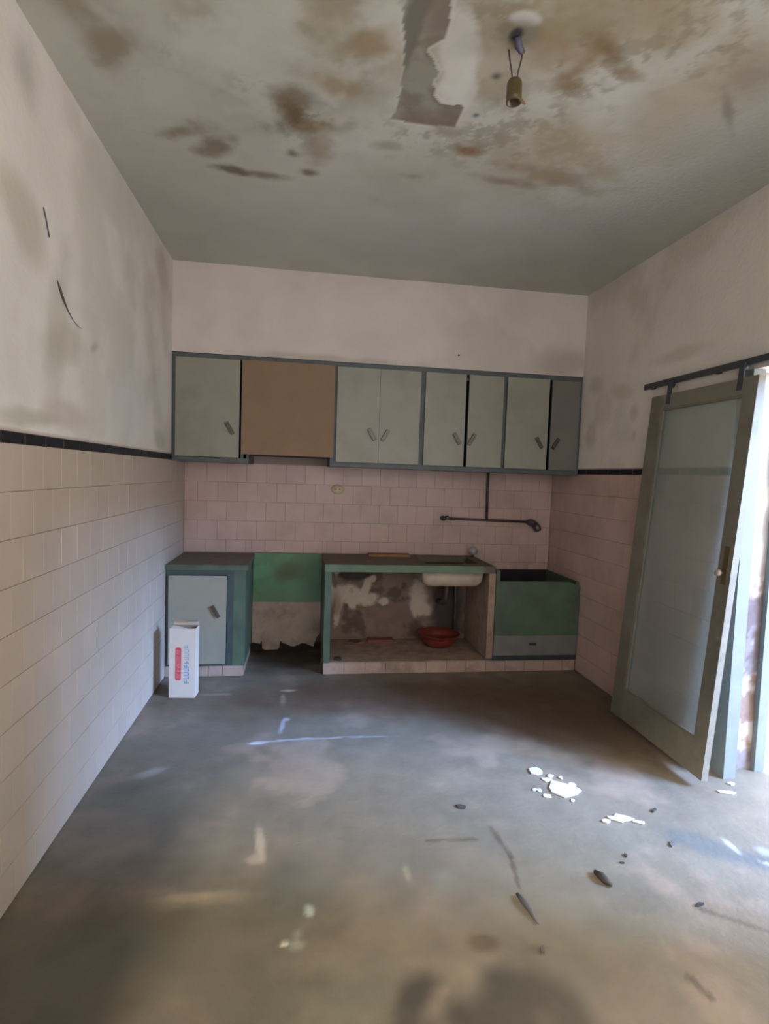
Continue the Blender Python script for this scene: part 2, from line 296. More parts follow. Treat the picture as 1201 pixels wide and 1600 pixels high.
PEEL = [(0.25,1.5),(0.28,1.82),(0.3,1.98),(0.33,2.16),(0.34,2.3),(0.31,2.40),(0.46,2.42),(0.6,2.42),(0.59,2.27),(0.51,2.27),(0.44,2.17),(0.46,2.1),(0.39,2.02),(0.43,1.94),(0.42,1.8),(0.36,1.5)]
def paint_ceiling(u, v):
    x = XR + 0.3 - u; y = v + YR - 0.2
    p = Paint(x, y, (190, 188, 174))
    p.mul(0.93 + 0.14 * fbm(x, y, 1.2, 5, 4))
    zone = blob(x, y, 0.3, 1.85, 1.05, 0.95, 0, amp=0.5, sc=2.2, soft=0.4, s=8)
    zone2 = blob(x, y, 0.95, 2.2, 0.75, 0.75, 0.3, amp=0.6, sc=2.5, soft=0.4, s=18)
    p.mix(zone * sst(0.42, 0.62, fbm(x, y, 2.6, 12, 5)), (160, 155, 136), 0.5)
    p.mix(zone2 * sst(0.42, 0.60, fbm(x, y, 2.1, 32, 5)), (166, 154, 130), 0.55)
    p.mix(zone * sst(0.50, 0.66, fbm(x, y, 5.5, 42, 5)), (142, 133, 112), 0.42)
    p.mix(zone * sst(0.50, 0.62, fbm(x, y, 4.1, 62, 5)), (198, 197, 184), 0.7)
    mott = sst(0.50, 0.62, fbm(x, y, 16, 72, 5, 0.7)) * sst(0.46, 0.6, fbm(x, y, 2.4, 82, 4))
    p.mix(zone * mott, (118, 112, 94), 0.5); p.mix(zone2 * mott, (146, 134, 110), 0.2)
    for a in [(-.08,2.45,.05,.09,0,(106,86,62),.85), (-.07,2.36,.08,.06,0,(112,94,70),.7), (-.36,2.96,.11,.035,.25,(104,92,68),.85), (-.42,2.76,.09,.05,-.8,(112,96,74),.75), (-.55,2.66,.12,.05,-.5,(126,108,84),.7), (-.19,2.97,.1,.03,.1,(124,106,82),.75), (-.01,2.9,.045,.03,0,(110,92,70),.8), (-.08,2.75,.03,.03,0,(112,94,72),.8),
              (.03,2.68,.06,.12,0,(140,118,86),.6), (.02,2.52,.08,.05,0,(138,112,76),.6), (.09,2.25,.1,.05,.3,(146,118,76),.6), (.19,2.02,.08,.06,0,(142,114,72),.7), (-.7,2.2,.06,.14,.5,(134,122,102),.7), (-.75,2.0,.06,.1,.2,(130,120,100),.6),
              (.7,2.57,.045,.035,0,(134,98,62),.85), (.66,2.31,.012,.012,0,(80,76,70),.8), (.665,2.085,.02,.02,0,(70,68,68),.9), (1.0,1.9,.14,.035,.55,(114,92,56),.85), (.93,2.02,.06,.1,.2,(128,106,70),.8), (1.0,1.75,.25,.12,.3,(156,142,112),.6), (1.12,1.7,.1,.12,0,(150,136,104),.5),
              (1.19,2.7,.22,.06,.25,(140,124,98),.7), (.95,2.78,.14,.03,.1,(136,120,104),.65), (1.02,2.4,.14,.12,.3,(164,150,122),.5), (1.25,2.5,.2,.05,.6,(160,148,124),.5), (1.55,1.9,.1,.12,.4,(150,134,118),.6), (1.62,2.1,.12,.015,.8,(112,100,86),.5),
              (.05,1.85,.1,.25,0,(150,140,110),.6), (.75,1.75,.12,.14,0,(150,136,96),.55), (.78,1.92,.16,.07,.2,(150,126,92),.5), (.35,2.6,.05,.03,0,(142,132,110),.6), (.5,2.83,.05,.02,0,(140,130,112),.5)]:
        p.mix(blob(x, y, *a[:5], amp=0.95, sc=11, soft=0.8, s=int(abs(a[0]) * 70 + 9)), a[5], a[6])
    p.mix(blob(x, y, .67, 1.82, .05, .03, 0, amp=.3, soft=.3), (206, 204, 196), .8)
    p.mix(blob(x, y, .672, 1.88, .075, .05, 0, amp=.4, soft=.5), (126, 120, 100), .8)
    p.mix(blob(x, y, .664, 1.885, .02, .028, 0, amp=.25, soft=.4), (52, 50, 50), .95)
    jx = x + 0.05 * (fbm(x, y, 11, 3, 3) - 0.5); jy = y + 0.06 * (fbm(x, y, 11, 7, 3) - 0.5)
    pk = inpoly(jx, jy, PEEL)
    jx2 = jx - 0.012; rim = inpoly(jx2, jy + 0.01, PEEL) ^ pk
    fil = np.where(pk, 1.0, 0.0)
    p.mix(rim.astype(float) * (1 - fil), (202, 200, 188), 0.7)
    p.mix(blob(x, y, .50, 2.02, .07, .26, -.25, amp=.6, sc=9, soft=.25) * (1 - fil), (212, 210, 198), .75)
    p.mix(blob(x, y, .58, 2.2, .05, .10, 0, amp=.6, sc=9, soft=.25) * (1 - fil), (208, 206, 194), .7)
    p.mix(fil, (146, 142, 126), 0.9)
    p.mix(fil * blob(x, y, .31, 2.0, .035, .4, .12, amp=.5, soft=.4), (104, 98, 86), .7)
    p.mix(fil * sst(0.45, 0.6, fbm(x, y, 7, 9)), (118, 106, 90), 0.6)
    p.mix(fil * blob(x, y, .41, 1.85, .05, .12, 0, amp=.4), (124, 108, 94), 0.6)
    p.mix(fil * blob(x, y, .5, 2.38, .14, .06, 0, amp=.4), (124, 106, 92), 0.5)
    p.mix(blob(x, y, .18, 1.75, .05, .12, 0, amp=.6, sc=12, soft=.3) * 1.0, (192, 190, 176), .6)
    p.mix(blob(x, y, .06, 1.8, .03, .03, 0, amp=.4), (70, 66, 56), .7)
    p.h = -0.004 * fil + 0.008 * (fbm(x, y, 1.3, 77, 3) - 0.5) + 0.002 * zone * (fbm(x, y, 9, 78, 3) - 0.5)
    return p
struct(painted('ceiling', (XR + 0.3, YR - 0.2, ZC), (-(XR - XL + 0.45), 0, 0), (0, YB - YR + 0.3, 0), 400, 620, paint_ceiling, M_plaster, slab=0.15), 'stained white ceiling with mould and a peeled strip')

def paint_left(u, v):
    y = u + YR; z = v
    p = Paint(y, z, (218, 212, 200))
    p.mul(0.95 + 0.10 * fbm(y, z, 1.5, 15, 4))
    p.mix(sst(0.5, 0.70, fbm(y, z, 1.4, 25, 5)), (190, 184, 168), 0.5)
    p.mix(sst(0.55, 0.72, fbm(y, z, 2.4, 35, 5)), (194, 182, 166), 0.4)
    for a in [(2.38,2.08,.08,.28,-.25,(178,172,154),.6), (2.12,2.3,.16,.1,-.4,(180,168,150),.6), (2.45,1.98,.16,.07,.2,(176,170,148),.6), (2.16,1.66,.25,.03,.05,(174,168,146),.7), (3.95,1.69,.14,.06,0,(176,170,140),.6), (4.0,2.8,.2,.1,-.3,(178,162,144),.6), (2.13,2.8,.1,.1,0,(150,146,132),.5), (2.75,2.03,.05,.02,.4,(160,152,124),.6), (3.3,1.85,.3,.2,.2,(198,196,190),.5), (2.45,1.70,.2,.05,0,(176,160,146),.5)]:
        p.mix(blob(y, z, *a[:5], amp=0.6, sc=5, soft=0.6, s=int(a[0] * 30)), a[5], a[6])
    p.mix(np.where(z < ZB1, 1.0, 0.0), (172, 154, 140), 1.0)
    p.h = np.where(z < ZB1, -0.002, 0.003 * (fbm(y, z, 3, 5, 3) - 0.5) + 0.002)
    return p
wl = struct(painted('wall_left', (XL, YR, 0), (0, YB - YR + 0.1, 0), (0, 0, ZC), 320, 180, paint_left, M_plaster, slab=0.12), 'left wall, stained plaster over pale pink tiles')

def paint_right(u, v):
    y = YB + 0.1 - u; z = v
    p = Paint(y, z, (224, 213, 199))
    p.mul(0.94 + 0.12 * fbm(y, z, 1.6, 19, 4))
    p.mix(sst(0.5, 0.68, fbm(y, z, 2.0, 29, 5)), (192, 181, 163), 0.5)
    for a in [(3.95,2.05,.12,.12,.3,(182,168,144),.35), (3.75,2.15,.14,.05,.2,(178,164,138),.35), (3.55,1.98,.05,.06,0,(168,156,138),.4), (4.1,1.86,.08,.1,0,(180,164,136),.4), (4.05,2.25,.1,.06,0,(168,156,138),.35), (3.53,1.83,.03,.04,0,(166,154,142),.4), (3.7,1.9,.12,.12,0,(194,188,180),.35), (3.1,2.28,.2,.04,0,(170,152,130),.35)]:
        p.mix(blob(y, z, *a[:5], amp=0.6, sc=7, soft=0.5, s=int(a[0] * 30)), a[5], a[6])
    p.mix(np.where(z < ZB1, 1.0, 0.0), (150, 130, 120), 1.0)
    p.h = np.where(z < ZB1, -0.002, 0.003 * (fbm(y, z, 3, 6, 3) - 0.5) + 0.002)
    return p
Y_J, Y_N, Z_O = 2.62, 1.22, 2.09              # doorway: far jamb, near jamb, head
wr = struct(painted('wall_right', (XR, YB + 0.1, 0), (0, -(YB + 0.1 - Y_J), 0), (0, 0, Z_O), 180, 150, paint_right, M_plaster, slab=0.262), 'right wall beyond the doorway, stained plaster over pink tiles')
def paint_lintel(u, v):
    return paint_right(u, v + Z_O)
struct(painted('wall_right_upper', (XR, YB + 0.1, Z_O), (0, -(YB + 0.1 - YR), 0), (0, 0, ZC - Z_O), 300, 70, paint_lintel, M_plaster, slab=0.262), 'stained plaster of the right wall above the doorway')
def paint_near(u, v):
    q = paint_right(u + YB + 0.1 - Y_N, v); return q
struct(painted('wall_right_near', (XR, Y_N, 0), (0, -(Y_N - YR), 0), (0, 0, Z_O), 60, 60, paint_near, M_plaster, slab=0.262))

def paint_back(u, v):
    x = u + XL; z = v
    p = Paint(x, z, (160, 140, 128))
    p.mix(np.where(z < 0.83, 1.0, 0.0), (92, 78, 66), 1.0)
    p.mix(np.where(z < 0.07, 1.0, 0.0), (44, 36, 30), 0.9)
    return p
wb = struct(painted('wall_back', (XL, YB, 0), (XR - XL, 0, 0), (0, 0, ZC), 160, 150, paint_back, M_plaster, slab=0.12), 'back wall with pink tiles behind the kitchen')
def paint_bulk(u, v):
    x = u + XL; z = v + 2.337
    p = Paint(x, z, (216, 203, 191))
    p.mul(0.96 + 0.08 * fbm(x, z, 1.6, 39, 4))
    p.mix(sst(0.5, 0.70, fbm(x, z, 2.0, 49, 5)), (198, 186, 172), 0.5)
    p.mix(blob(x, z, 2.05, 2.42, .2, .1, 0, amp=.5, sc=6, soft=.6), (166, 152, 132), .5)
    p.mix(blob(x, z, 0.1, 2.35, .5, .03, 0, amp=.5, sc=6, soft=.6), (166, 152, 132), .5)
    p.h = 0.003 * (fbm(x, z, 3, 8, 3) - 0.5)
    return p
struct(painted('wall_back_upper', (XL, YF, 2.337), (XR - XL, 0, 0), (0, 0, ZC - 2.337), 200, 60, paint_bulk, M_plaster, slab=0.455), 'white plaster bulkhead above the wall cupboards')

# rear wall with the doorway the photograph was taken from
bm = B((XL - 0.12, -0.5, YR - 0.15, YR, 0, ZC), (0.5, 0.75, YR - 0.15, YR, 0, ZC), (2.1, XR + 0.26, YR - 0.15, YR, 0, ZC), (0.75, 2.1, YR - 0.15, YR, 0, 1.2), (-0.5, 0.5, YR - 0.15, YR, 2.75, ZC), (0.75, 2.1, YR - 0.15, YR, 2.75, ZC))  # high window opening at right is added to light the far walls
M_pl2 = mat('rear_plaster', (188, 182, 170), 0.85, 0.06, 3)
struct(obj('wall_rear', bm, M_pl2))

# ------------------------------------------------------------------ tiles, one object each
def tile_mesh(name, a, b, m, t=0.0055, bev=0.0012):
    """a tile lying in local x (width a) and z (height b), its face towards -y"""
    bm = B((-a / 2, a / 2, -t, 0.0, -b / 2, b / 2))
    fe = [e for e in bm.edges if all(abs(v.co.y + t) < 1e-6 for v in e.verts)]
    bmesh.ops.bevel(bm, geom=fe, offset=bev, segments=1, affect='EDGES')
    bm.faces.ensure_lookup_table()
    bmesh.ops.recalc_face_normals(bm, faces=bm.faces)
    me = bpy.data.meshes.new(name); bm.to_mesh(me); bm.free(); me.materials.append(m); return me
_cache = {}
def tile(nm, parent, pos, a, b, m, face):
    key = (nm, round(a, 4), round(b, 4), m.name)
    if key not in _cache: _cache[key] = tile_mesh(nm, a, b, m)
    o = bpy.data.objects.new(nm, _cache[key]); C.objects.link(o); o.parent = parent
    rz = {'back': 0.0, 'left': math.pi / 2, 'right': -math.pi / 2}[face]
    o.location = pos
    o.rotation_euler = (random.gauss(0, .002), random.gauss(0, .0015), rz + random.gauss(0, .002))
    return o
G = 0.0016
def tile_run(parent, s0, s1, z0, z1, place, m, nm, face, shift, pitch=T, gap=None):
    """one row from s0 to s1 along the wall, cut pieces at both ends"""
    gap = gap or G
    k = math.floor((s0 - shift) / pitch); a = shift + k * pitch; n = 0
    while a < s1 - 0.004:
        l, r = max(a, s0), min(a + pitch, s1)
        if r - l > 0.012:
            tile(nm, parent, place((l + r) / 2, (z0 + z1) / 2), r - l - gap, z1 - z0 - G, m, face); n += 1
        a += pitch
    return n
off = 0.0015
pl = lambda s, z: (XL + off * 0 - 0.002 + 0.0, s, z)
rows = [ZB0 - k * T for k in range(11)]
# left wall: near rows outside the frame stay bare of single tiles and are joined
for k in range(10):
    z1 = rows[k]; z0 = max(rows[k + 1], 0.0) if k < 9 else 0.004
    tile_run(wl, 0.62, YB - 0.006, z0, z1, lambda s, z: (XL - 0.002, s, z), M_tile_l, 'tile', 'left', 0.03 if k % 2 == 0 else 0.03 + T / 2)
tile_run(wl, 0.62, YB - 0.006, ZB0, ZB1, lambda s, z: (XL - 0.0045, s, z), M_black, 'border_tile', 'left', 0.06, gap=0.007)
bm = bmesh.new(); y = 0.61
while y > YR + 0.02:
    for k in range(10):
        z1 = rows[k]; z0 = rows[k + 1] if k < 9 else 0.004
        g = B((XL - 0.002, XL + 0.005, max(y - T, YR + 0.01) + G / 2, y - G / 2, z0 + G / 2, z1 - G / 2)); me = bpy.data.meshes.new('t'); g.to_mesh(me); g.free(); bm.from_mesh(me); bpy.data.meshes.remove(me)
    y -= T
o = obj('tile_field', bm, M_tile_l, wl); o['kind'] = 'stuff'
# right wall beyond the doorway
for k in range(10):
    z1 = rows[k]; z0 = rows[k + 1] if k < 9 else 0.004
    tile_run(wr, Y_J + 0.012, YB - 0.006, z0, z1, lambda s, z: (XR + 0.002, s, z), M_tile, 'tile', 'right', 0.01 if k % 2 == 0 else 0.01 + T / 2)
tile_run(wr, Y_J + 0.012, YB - 0.006, ZB0, ZB1, lambda s, z: (XR + 0.0045, s, z), M_black, 'border_tile', 'right', 0.05, gap=0.007)
# back wall: five full courses, running bond
zr = [1.5626, 1.405, 1.247, 1.089, 0.931]
for k in range(4):
    tile_run(wb, XL + 0.007, XR - 0.007, zr[k + 1], zr[k], lambda s, z: (s, YB + 0.002, z), M_tile, 'tile', 'back', 0.34 if k % 2 == 0 else 0.269)
for s0, s1, zz in [(XL + 0.007, -0.40, 0.829), (-0.40, 0.217, 0.829), (0.217, 1.5, 0.829), (1.5, XR - 0.007, 0.774)]:
    tile_run(wb, s0, s1, zz, 0.931, lambda s, z: (s, YB + 0.002, z), M_tile, 'tile', 'back', 0.34)
tile_run(wb, 1.5, XR - 0.007, 0.712, 0.774, lambda s, z: (s, YB + 0.002, z), M_tile, 'tile', 'back', 0.269)
# painted and rendered patches on the back wall, in the gap between the two base units
def paint_green(u, v):
    p = Paint(u, v, (100, 144, 102)); p.mul(0.88 + 0.22 * fbm(u, v, 5, 44)); p.mix(blob(u, v, .30, .26, .11, .07, 0, amp=.4, soft=.6), (96, 84, 50), .75)
    p.mix(sst(.30, .58, u), (78, 104, 78), .5); p.mix(sst(.12, .06, v), (112, 136, 110), .45); p.mix(sst(.5, .66, fbm(u, v, 9, 54)), (84, 112, 78), .5); p.h = .002 * (fbm(u, v, 9, 64) - .5); return p
M_gpaint = mat('patchy_green_paint', (0, 0, 0), .45, .04, 9, .06, 40, attr=True)
painted('painted_panel', (-0.383, YB - 0.012, 0.419), (0.565, 0, 0), (0, 0, 0.407), 60, 44, paint_green, M_gpaint, wb, slab=0.010)
def lin(a, b, n): return [a + (b - a) * i / n for i in range(n + 1)]
poly = [(-0.383, 0.417)] + [(x, 0.062 + 0.02 * math.sin(x * 31) * math.sin(x * 13 + 1)) for x in lin(-0.383, -0.315, 5)] + [(-0.300, 0.09), (-0.295, 0.02), (-0.27, 0.008), (-0.17, 0.012), (-0.155, 0.03), (-0.150, 0.09)] + [(x, 0.05 + 0.015 * math.sin(x * 37)) for x in lin(-0.13, 0.13, 8)] + [(0.15, 0.11), (0.182, 0.15), (0.182, 0.417)]
M_render = mat('stained_white_render', (182, 162, 144), 0.8, 0.1, 8, 0.3, 30, dirt=(132, 112, 96), dirt_amt=0.6)
obj('render_patch', prism(poly, YB - 0.016, YB - 0.001), M_render, wb)

# ------------------------------------------------------------------ doorway and sliding door on the right
t1 = bpy.data.objects.new('trim_1', None); C.objects.link(t1); t1.location = (2.22, 2.57, 0); struct(t1, 'light blue painted timber frame of the doorway')
obj('post', B((2.184, 2.252, 2.52, 2.619, 0, 2.088)), M_lblue, t1, 0.004)
obj('shutter_edge', B((2.412, 2.468, 2.575, 2.619, 0, 2.088)), M_lblue, t1, 0.004)
obj('post', B((2.184, 2.252, Y_N + 0.001, Y_N + 0.09, 0, 2.088)), M_lblue, t1, 0.004)
def paint_reveal(u, v):
    p = Paint(u, v, (184, 172, 160)); p.mix(sst(.45, .56, fbm(u, v, 9, 4)), (134, 104, 86), .85); p.mix(sst(.5, .58, fbm(u, v, 5, 14)), (88, 80, 84), .7)
    p.mix(sst(0.9, 1.3, v), (206, 204, 198), .6); p.h = 0.02 * (fbm(u, v, 7, 24) - 0.5); return p
o = painted('peeled_reveal', (2.20, 2.606, 0.0), (0.258, 0, 0), (0, 0, 2.088), 24, 140, paint_reveal, M_plaster, t1, slab=0.012)
o.location = -t1.location

d1 = bpy.data.objects.new('door_1', None); C.objects.link(d1); struct(d1, 'olive framed sliding door with one large dusty glass pane, hanging askew from its track')
tilt = math.atan2(0.150, 2.0)
d1.location = (1.992, 2.437, 0.045); d1.rotation_euler = (0, tilt, 0)
# local: x into the wall, y along the wall, z up; the leaf is 0.82 wide, 2.01 high
LW, LH, LT = 0.835, 2.005, 0.034
def dl(name, *boxes, m=M_doorleaf, bev=0.003, par=d1):
    bm = B(*boxes); o = obj(name, bm, m, None, bev); o.parent = par; return o
dl('stile', (0, LT, 0, 0.085, 0, LH)); dl('stile', (0, LT, LW - 0.115, LW, 0, LH))
dl('rail', (0.001, LT - 0.001, 0.086, LW - 0.116, LH - 0.085, LH - 0.001)); dl('rail', (0.001, LT - 0.001, 0.086, LW - 0.116, 0.001, 0.18))
dl('glass_pane', (LT / 2 - 0.002, LT / 2 + 0.002, 0.0862, LW - 0.1162, 0.1805, LH - 0.0855), m=M_glass, bev=0)
for yy0, yy1, zz0, zz1 in ((0.086, 0.094, 0.181, LH - 0.086), (LW - 0.124, LW - 0.116, 0.181, LH - 0.086), (0.094, LW - 0.124, 0.181, 0.189), (0.094, LW - 0.124, LH - 0.094, LH - 0.086)):
    dl('glazing_bead', (0.003, LT / 2 - 0.0025, yy0, yy1, zz0, zz1), bev=0.0015)
lk = dl('lock_plate', (-0.003, 0.0, 0.028, 0.058, 0.98, 1.17), m=M_brown, bev=0.001)
lk['label'] = 'dark olive lock plate'
bm = lathe([(0.006, 0), (0.006, 0.012), (0.015, 0.016), (0.018, 0.026), (0.013, 0.034), (0.002, 0.036)], n=16)
bmesh.ops.rotate(bm, verts=bm.verts, cent=(0, 0, 0), matrix=Matrix.Rotation(-math.pi / 2, 3, 'Y')); bmesh.ops.translate(bm, verts=bm.verts, vec=(-0.003, 0.052, 1.035))
o = obj('knob', bm, mat('worn_metal_knob', (196, 172, 158), 0.35, 0.1, 30, metal=0.3), None, 0, True); o.parent = d1
o['label'] = 'small pale round knob'
for yy in (0.10, 0.655):
    o = dl('hanger', (-0.001, 0.006, yy, yy + 0.035, LH - 0.06, LH + 0.075), m=M_track, bev=0.001)
    bm = tube(bmesh.new(), [(0.007, yy + 0.017, LH + 0.058), (0.020, yy + 0.017, LH + 0.058)], 0.022, 18)
    w_ = obj('wheel', bm, M_track); w_.parent = o
tr = thing('door_track', 'dark steel track on the right wall that the sliding door hangs from', 'track', (2.17, 2.2, 2.09))
obj('rail', B((2.165, 2.179, 1.15, 3.40, 2.108, 2.142)), M_track, tr, 0.003)
for y in (1.3, 2.05, 2.75, 3.32): obj('bracket', B((2.1795, 2.1975, y, y + 0.03, 2.105, 2.145)), M_track, tr, 0.002)

# ------------------------------------------------------------------ wall cupboards
def handle_mesh():
    bm = B((-0.0135, 0.0135, -0.020, -0.011, -0.048, 0.048), (-0.005, 0.005, -0.011, 0.0, -0.036, -0.026), (-0.005, 0.005, -0.011, 0.0, 0.026, 0.036))
    bmesh.ops.bevel(bm, geom=list(bm.edges), offset=0.002, segments=1, affect='EDGES')
    bmesh.ops.recalc_face_normals(bm, faces=bm.faces)
    me = bpy.data.meshes.new('handle'); bm.to_mesh(me); bm.free(); me.materials.append(M_handle); return me
HM = handle_mesh()
def cup_door(parent, x0, x1, z0, z1, y, hinge, m, ang=0.0, hx=None, hz=None, th=0.018):
    """a flat door hinged left ('L') or right ('R'); ang opens it towards the room"""
    wd = x1 - x0; sgn = 1 if hinge == 'L' else -1
    bm = B((0, wd, -th, 0, 0, z1 - z0)) if hinge == 'L' else B((-wd, 0, -th, 0, 0, z1 - z0))
    d = obj('door', bm, m, None, 0.002); d.parent = parent
    d.location = Vector((x0 if hinge == 'L' else x1, y, z0)) - parent.location; d.rotation_euler = (0, 0, -sgn * math.radians(ang))
    h = bpy.data.objects.new('handle', HM); C.objects.link(h); h.parent = d
    h.location = (hx - (x0 if hinge == 'L' else x1), -th, hz - z0); h.rotation_euler = (0, math.radians(-30 if hinge == 'L' else 30), 0)
    return d
ZT0, ZT1 = 1.556, 2.333
def carcass(t, x0, x1, z0=ZT0, z1=ZT1, stiles=(), y0=YF, mf=M_frame):
    yb = YB - 0.008
    obj('side_panel', B((x0, x0 + 0.016, y0 + 0.021, yb, z0, z1 - 0.001)), mf, t); obj('side_panel', B((x1 - 0.016, x1, y0 + 0.021, yb, z0, z1 - 0.001)), mf, t)
    obj('bottom_panel', B((x0 + 0.0162, x1 - 0.0162, y0 + 0.021, yb, z0, z0 + 0.016)), mf, t)
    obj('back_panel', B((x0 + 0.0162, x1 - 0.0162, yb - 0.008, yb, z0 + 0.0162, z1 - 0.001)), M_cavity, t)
    obj('frame_rail', B((x0, x1, y0, y0 + 0.0205, z1 - 0.033, z1)), mf, t, 0.002); obj('frame_rail', B((x0, x1, y0, y0 + 0.0205, z0, z0 + 0.034)), mf, t, 0.002)
    for a, b in stiles: obj('frame_stile', B((a, b, y0 + 0.0005, y0 + 0.0203, z0 + 0.0342, z1 - 0.0332)), mf, t, 0.002)
yd = YF - 0.001
t = thing('wall_cabinet', 'single door wall cupboard in the left corner, beside the brown board', 'cabinet', (-0.67, YF, ZT0), 'wall cupboards')
del t['group']
carcass(t, -0.940, -0.398, stiles=((-0.940, -0.915), (-0.455, -0.435)))
cup_door(t, -0.914, -0.466, 1.593, 2.299, yd, 'L', M_door, 0.5, -0.532, 1.806)
t = thing('range_hood', 'brown hardboard sheet closing the old cooker hood between wall cupboards', 'hood', (-0.115, YF, 1.6))
o = obj('cover_panel', B((-0.450, 0.224, YF - 0.016, YF - 0.004, 1.622, 2.305)), M_hard, t, 0.002); o['label'] = 'plain brown hardboard sheet'
obj('frame_rail', B((-0.3965, 0.2005, YF, YF + 0.02, 2.300, 2.333)), M_frame, t, 0.002)
obj('bottom_panel', B((-0.3965, 0.2005, YF + 0.022, YB - 0.010, 1.622, 1.636)), M_cavity, t)
def unit(x0, x1, label, stiles, doors):
    t = thing('wall_cabinet', label, 'cabinet', ((x0 + x1) / 2, YF, ZT0)); carcass(t, x0, x1, stiles=stiles)
    for d in doors: cup_door(t, *d)
    return t
unit(0.2015, 0.8945, 'two door wall cupboard right of the brown board, its doors meeting without a gap', ((0.2015, 0.2415), (0.878, 0.8945)),
     [(0.2435, 0.5645, 1.592, 2.298, yd, 'L', M_door, 0.3, 0.510, 1.806), (0.5665, 0.8765, 1.592, 2.298, yd, 'R', M_door, 0.3, 0.612, 1.803)])
unit(0.8955, 1.5505, 'two door wall cupboard with a dark gap, second from the right end', ((0.8955, 0.9125), (1.537, 1.5505)),
     [(0.914, 1.232, 1.592, 2.298, yd, 'L', M_door, 0.6, 1.172, 1.803), (1.257, 1.535, 1.592, 2.298, yd, 'R', M_door, 0.3, 1.290, 1.802)])
unit(1.5515, 2.1915, 'wall cupboard against the right wall, its right door darker and narrower', ((1.5515, 1.565), (2.176, 2.1915)),
     [(1.567, 1.906, 1.592, 2.298, yd, 'L', M_door, 2.0, 1.838, 1.800), (1.941, 2.174, 1.592, 2.298, yd + 0.016, 'R', M_door_shaded, 0.0, 1.985, 1.800)])

# ------------------------------------------------------------------ base unit on the left
YC = 4.136
t = thing('base_cabinet', 'masonry base cupboard with a teal framed door, behind the carton', 'cabinet', (-0.66, YC, 0))
obj('pier', B((-0.470, -0.386, YC, YB - 0.012, 0.079, 0.776)), M_green_dark, t, 0.004)
obj('plinth_core', B((-0.938, -0.392, YC + 0.012, YB - 0.012, 0.001, 0.078)), M_ledge, t)
x = -0.938
for wdt in (0.15, 0.15, 0.10, 0.145): obj('tile', B((x, x + wdt - 0.003, YC + 0.004, YC + 0.0118, 0.002, 0.077)), M_ptile, t, 0.0015); x += wdt
obj('frame_stile', B((-0.938, -0.921, YC, YC + 0.02, 0.08, 0.776)), M_teal, t, 0.002); obj('frame_stile', B((-0.515, -0.4705, YC, YC + 0.02, 0.08, 0.776)), M_teal, t, 0.002)
obj('frame_rail', B((-0.9208, -0.5152, YC, YC + 0.02, 0.745, 0.776)), M_teal, t, 0.002); obj('frame_rail', B((-0.9208, -0.5152, YC, YC + 0.02, 0.08, 0.096)), M_teal, t, 0.002)
obj('back_panel', B((-0.938, -0.4705, YB - 0.03, YB - 0.012, 0.08, 0.776)), M_cavity, t)
cup_door(t, -0.918, -0.518, 0.099, 0.742, YC - 0.001, 'L', M_bdoor, 0.4, -0.590, 0.487)
t = thing('worktop', 'grimy brown worktop with a green edge over the left base cupboard', 'worktop', (-0.66, YC, 0.777))
obj('slab', B((-0.9405, -0.374, YC - 0.004, YB - 0.009, 0.7775, 0.819)), M_top, t, 0.006, seg=2)
obj('front_edge', B((-0.9405, -0.374, YC - 0.010, YC - 0.0045, 0.780, 0.815)), M_green_dark, t, 0.002)

# ------------------------------------------------------------------ sink unit, centre
t = thing('sink_unit', 'open masonry sink unit with green piers and a peeling back', 'sink unit', (0.84, YC, 0))
obj('pier', B((0.186, 0.234, YC, YB - 0.012, 0.092, 0.776)), M_green_dark, t, 0.004)
o = obj('pier', B((1.446, 1.498, YC, YB - 0.012, 0.105, 0.776)), M_ledge, t, 0.006); o['label'] = 'bare plastered pier with a worn edge'
obj('plinth', B((0.190, 2.188, YC + 0.012, YB - 0.012, 0.001, 0.091)), M_ledge, t, 0.004)
x = 0.19
while x < 2.18:
    x1 = min(x + T, 2.188); obj('tile', B((x, x1 - 0.003, YC + 0.003, YC + 0.0118, 0.002, 0.086 + random.uniform(-.002, .002))), M_ptile, t, 0.0015); x = x1
def paint_rear(u, v):
    x = u + 0.236; z = v + 0.092
    p = Paint(x, z, (132, 110, 96))
    p.mul(0.75 + 0.5 * fbm(x, z, 8, 3, 5)); p.mix(sst(.5, .64, fbm(x, z, 10, 13)), (142, 122, 106), .6); p.mix(sst(.54, .66, fbm(x, z, 6, 23)), (76, 58, 50), .6)
    p.mix(blob(x, z, .46, .67, .13, .07, 0, amp=.3, soft=.2), (72, 62, 56), .9)
    for a in [(.262,.60,.04,.2,.0), (.60,.44,.07,.05,.3), (.36,.50,.07,.08,-.5), (.45,.45,.07,.09,.1), (.55,.52,.035,.12,-.4), (.33,.36,.03,.14,-.15), (1.02,.50,.065,.16,-.12), (1.06,.36,.09,.07,.1), (.62,.62,.03,.03,0), (.28,.70,.05,.04,0), (.72,.42,.05,.03,0)]:
        p.mix(blob(x, z, *a, amp=.6, sc=18, soft=.3, s=int(a[0] * 100)), (206, 186, 164), .9)
    p.mix(blob(x, z, .285, .6, .022, .07, .2, amp=.4, soft=.3), (110, 80, 70), .8)
    p.mix(blob(x, z, .31, .4, .05, .1, 0, amp=.4, soft=.5), (132, 102, 76), .6)
    p.mix(blob(x, z, .72, .32, .07, .04, 0, amp=.4, soft=.5), (150, 112, 100), .5)
    p.mix(blob(x, z, 1.28, .4, .14, .4, 0, amp=.3, sc=8, soft=.3), (64, 54, 50), .85)  # paints in the shadow at the right, under the sink
    p.h = 0.006 * (fbm(x, z, 12, 33) - .5); return p
o = painted('peeling_back', (0.236, YB - 0.016, 0.093), (1.208, 0, 0), (0, 0, 0.68), 200, 110, paint_rear, M_plaster, t, slab=0.004)
